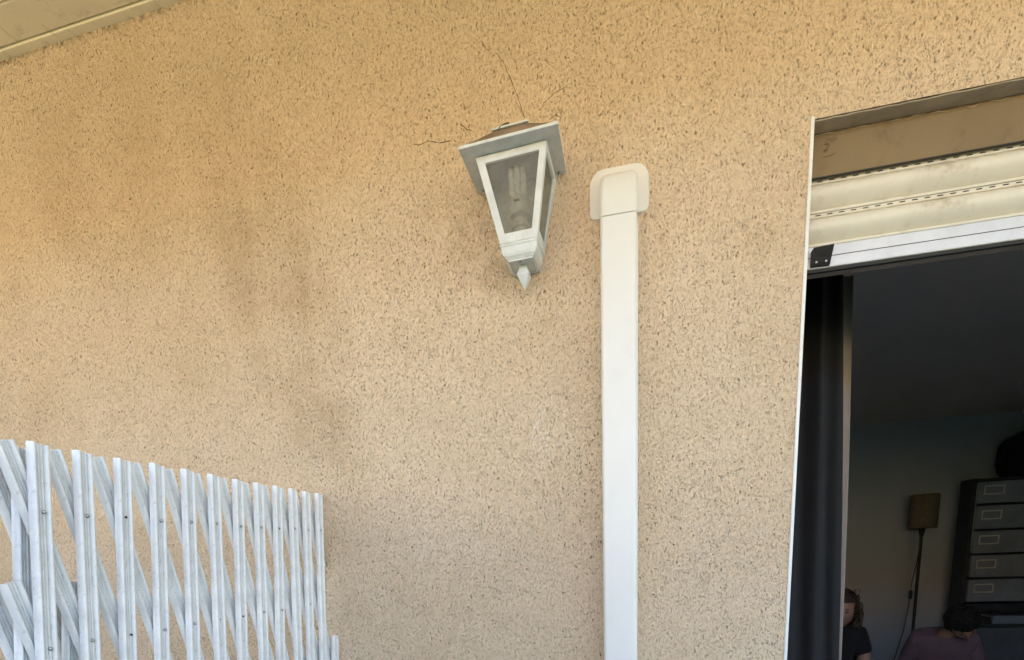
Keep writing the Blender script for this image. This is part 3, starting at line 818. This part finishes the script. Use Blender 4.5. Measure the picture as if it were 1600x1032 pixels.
def person(loc, yaw, lean, label, skinm, shirtm, sleeve_long, head_loc, head_rot, sw=.19, hip=.44):
    hz = hip
    p = thing('person', loc, label, 'person', rot=(0, 0, yaw))
    ti = math.radians(lean)
    def T_(x, y, z):      # torso point: x to person's left, y up along spine from the hip
        return Vector((x, -math.sin(ti) * y + z, hz + math.cos(ti) * y))
    inv = Matrix.Rotation(-yaw, 3, 'Z')
    hl = inv @ (Vector(head_loc) - Vector(loc))
    V = []; E = []
    def add(co, r, par=None):
        V.append((tuple(co), r)); 
        if par is not None: E.append((par, len(V) - 1))
        return len(V) - 1
    pel = add(T_(0, 0, 0), (.135, .105)); wa = add(T_(0, .17, 0), (.110, .080), pel); ch = add(T_(0, .32, 0), (.105, .072), wa)
    nk = add(T_(0, .455, 0), (.048, .048), ch); nb = add(Vector(T_(0, .48, 0)).lerp(hl, .55), (.050, .052), nk); add(Vector(T_(0, .48, 0)).lerp(hl, .85), (.05, .05), nb)
    arms = {}
    for s_x in (-1, 1):
        shd = add(T_(s_x * sw * .85, .385, 0), (.034, .034), ch)
        el = Vector(T_(s_x * (sw + .03), .16, 0)) + Vector((0, -.07, 0)); 
        ua = add(Vector(T_(s_x * sw, .40, 0)).lerp(el, .35), (.041, .041), shd); elv = add(el, (.038, .038), ua)
        wr = Vector((s_x * .10, -.34, .58)); fa = add(el.lerp(wr, .35), (.036, .036), elv); wv_ = add(wr, (.026, .022), fa)
        d = (Vector((s_x * .06, -.44, .575)) - wr).normalized()
        pa = add(wr + d * .05, (.030, .016), wv_)
        side = Vector((0, 0, 1)).cross(d).normalized()
        for q, (off, L) in enumerate(((-.027, .070), (-.009, .080), (.009, .075), (.027, .060))):
            b0 = wr + d * .085 + side * off
            f0 = add(b0, .0088, pa); f1 = add(b0 + d * L * .45 + Vector((0, 0, -.004)), .0082, f0); add(b0 + d * L * .85 + Vector((0, 0, -.022)), .0070, f1)
        th = add(wr + d * .035 - side * s_x * .036 * -1, .010, pa); add(wr + d * .075 + side * s_x * .050, .0088, th)
        hp = add((s_x * .09, -.06, hz - .02), (.080, .075), pel); kn = add((s_x * .15, -.47, .48), (.058, .056), hp)
        cf = add((s_x * .15, -.46, .30), (.052, .052), kn); an = add((s_x * .15, -.44, .08), (.034, .034), cf); to = add((s_x * .16, -.58, .035), (.040, .028), an)
        arms[s_x] = (T_(s_x * sw * .85, .400, 0), el, wr)
    body = skin_obj('body', V, E, skinm, p)
    # shirt, slightly larger shell over the torso and sleeves
    V2 = []; E2 = []
    def add2(co, r, par=None):
        V2.append((tuple(co), r))
        if par is not None: E2.append((par, len(V2) - 1))
        return len(V2) - 1
    a = add2(T_(0, -.02, 0), (.150, .12)); b = add2(T_(0, .17, 0), (.143, .108), a); c = add2(T_(0, .35, 0), (.160, .118), b); add2(T_(0, .450, 0), (.090, .084), c)
    for s_x in (-1, 1):
        s0, el, wr = arms[s_x]
        q = add2(s0 + Vector((0, 0, .004)), (.068, .070), c)
        e1 = add2(Vector(s0).lerp(el, .55), (.062, .062), q)
        if sleeve_long:
            e2 = add2(el, (.050, .050), e1); add2(el.lerp(wr, .85), (.036, .036), e2)
        else: pass
    shirt = skin_obj('shirt', V2, E2, shirtm, p)
    V3 = [((0, 0.01, hz), (.15, .115))]; E3 = []
    for s_x in (-1, 1):
        V3.append(((s_x * .09, -.07, hz - .01), (.095, .09))); E3.append((0, len(V3) - 1))
        V3.append(((s_x * .15, -.47, .48), (.068, .068))); E3.append((len(V3) - 2, len(V3) - 1))
        V3.append(((s_x * .15, -.455, .12), (.055, .055))); E3.append((len(V3) - 2, len(V3) - 1))
    skin_obj('trousers', V3, E3, M['denim'], p)
    head = obj('head', head_bm(), skinm, p, smooth=True)
    head.location = hl; head.rotation_euler = head_rot
    face_bits(head)
    return p, head
def stool(loc, label):
    t = thing('stool', loc, label, 'stool', 'plain stools under the people')
    bm = bmesh.new(); lathe(bm, [(.16, .295), (.175, .305), (.175, .325), (.16, .332)], n=28); obj('seat', bm, M['wood'], t, smooth=True)
    for k in range(4):
        a = PI / 4 + k * PI / 2; bm = bmesh.new(); tube(bm, [(.17 * math.cos(a), .17 * math.sin(a), 0), (.12 * math.cos(a), .12 * math.sin(a), .30)], .014, 8)
        obj('leg', bm, M['wood'], t, smooth=True)
    return t
def curls(bm, n, fn, seed, r0=.006, mi=0):
    rnd = random.Random(seed)
    for _ in range(n):
        fn(bm, rnd, mi)

# man in the mauve top, head bowed
man, mh = person((2.02, 2.74, 0), math.radians(-22), 36, 'person with short black hair and mauve top, head bowed in front of the drawer cabinet', M['skin2'], M['mauve'], True,
                 (1.957, 2.40, .885), (math.radians(50), math.radians(-14), math.radians(8)), sw=.160)
bm = bmesh.new(); bmesh.ops.create_icosphere(bm, subdivisions=5, radius=1)
rnd = random.Random(3)
from mathutils import noise as mn
for v in list(bm.verts):
    p = v.co
    q = 1 + .10 * mn.noise(p * 5) + .07 * mn.noise(p * 13)
    v.co = Vector((p.x * .090 * q, p.y * .112 * q + .012, p.z * .105 * q + .032))
bmesh.ops.delete(bm, geom=[v for v in bm.verts if v.co.y < -.055 and v.co.z < .048 or v.co.z < -.055 or (v.co.y < -.03 and v.co.z < .0)], context='VERTS')
def tuft(bm, rnd, mi):
    a = rnd.uniform(0, 2 * PI); t = rnd.uniform(-.25, 1)
    d = Vector((math.cos(a) * math.sqrt(max(0, 1 - t * t)), math.sin(a) * math.sqrt(max(0, 1 - t * t)), t))
    if d.y < -.35 and d.z < .35: return
    p = Vector((d.x * .088, d.y * .108 + .012, d.z * .102 + .032)); s = rnd.uniform(.010, .020)
    tang = d.cross(Vector((rnd.uniform(-1, 1), rnd.uniform(-1, 1), rnd.uniform(-1, 1)))).normalized()
    tube(bm, [p, p + d * s * .7 + tang * s * .5, p + d * s * .6 + tang * s * 1.2, p + d * s * .1 + tang * s * 1.5], [.004, .004, .003, .001], 5)
curls(bm, 420, tuft, 5)
obj('hair', bm, M['hair'], mh, smooth=True)
mh.scale = (.88, .88, .88)
stool((2.0, 2.75, 0), 'plain wooden stool under the person in the mauve top')

# woman half hidden behind the beige curtain
wom, wh = person((1.29, 2.50, 0), math.radians(-28), 6, 'person with wavy brown hair in a black t-shirt, half hidden behind the beige curtain', M['skin'], M['tee'], False,
                 (1.295, 2.40, .985), (math.radians(10), math.radians(3), math.radians(4)), sw=.165, hip=.42)
bm = bmesh.new(); bmesh.ops.create_icosphere(bm, subdivisions=5, radius=1)
for v in list(bm.verts):
    p = v.co; q = 1 + .06 * mn.noise(p * 5)
    v.co = Vector((p.x * .088 * q, p.y * .108 * q + .010, p.z * .108 * q + .022))
bmesh.ops.delete(bm, geom=[v for v in bm.verts if v.co.y < -.045 and v.co.z < .062 and abs(v.co.x) < .062 or v.co.z < -.06], context='VERTS')
def strand(bm, rnd, mi):
    a = rnd.uniform(-.35, PI + .35)
    p = Vector((math.cos(a) * .086, math.sin(a) * .09 + .01, rnd.uniform(-.02, .10)))
    if p.z > .05: p.x *= .8; p.y *= .8
    L = rnd.uniform(.16, .25); ph = rnd.uniform(0, 6); pts = []
    for i in range(9):
        t = i / 8
        pts.append((p.x * (1 + .22 * math.sin(PI * min(1, t * 1.2))) + .009 * math.sin(ph + 8 * t), p.y * (1 + .1 * t) + .008 * math.cos(ph + 9 * t), p.z - L * t))
    tube(bm, pts, [.0035 * (1 - .6 * i / 8) for i in range(9)], 5, mi)
curls(bm, 150, strand, 8, mi=0); curls(bm, 60, strand, 12, mi=1)
for (a, b) in ((.03, .112), (.05, .118), (-.01, .12)):
    tube(bm, [(a, -.02, b), (a + .006, -.03, b + .022), (a + .022, -.03, b + .028), (a + .032, -.02, b + .012), (a + .03, -.01, b - .005)], .0018, 5)
obj('hair', bm, [M['hair_brown'], M['hair_tip']], wh, smooth=True)
stool((1.30, 2.51, 0), 'plain wooden stool under the person in the black t-shirt')
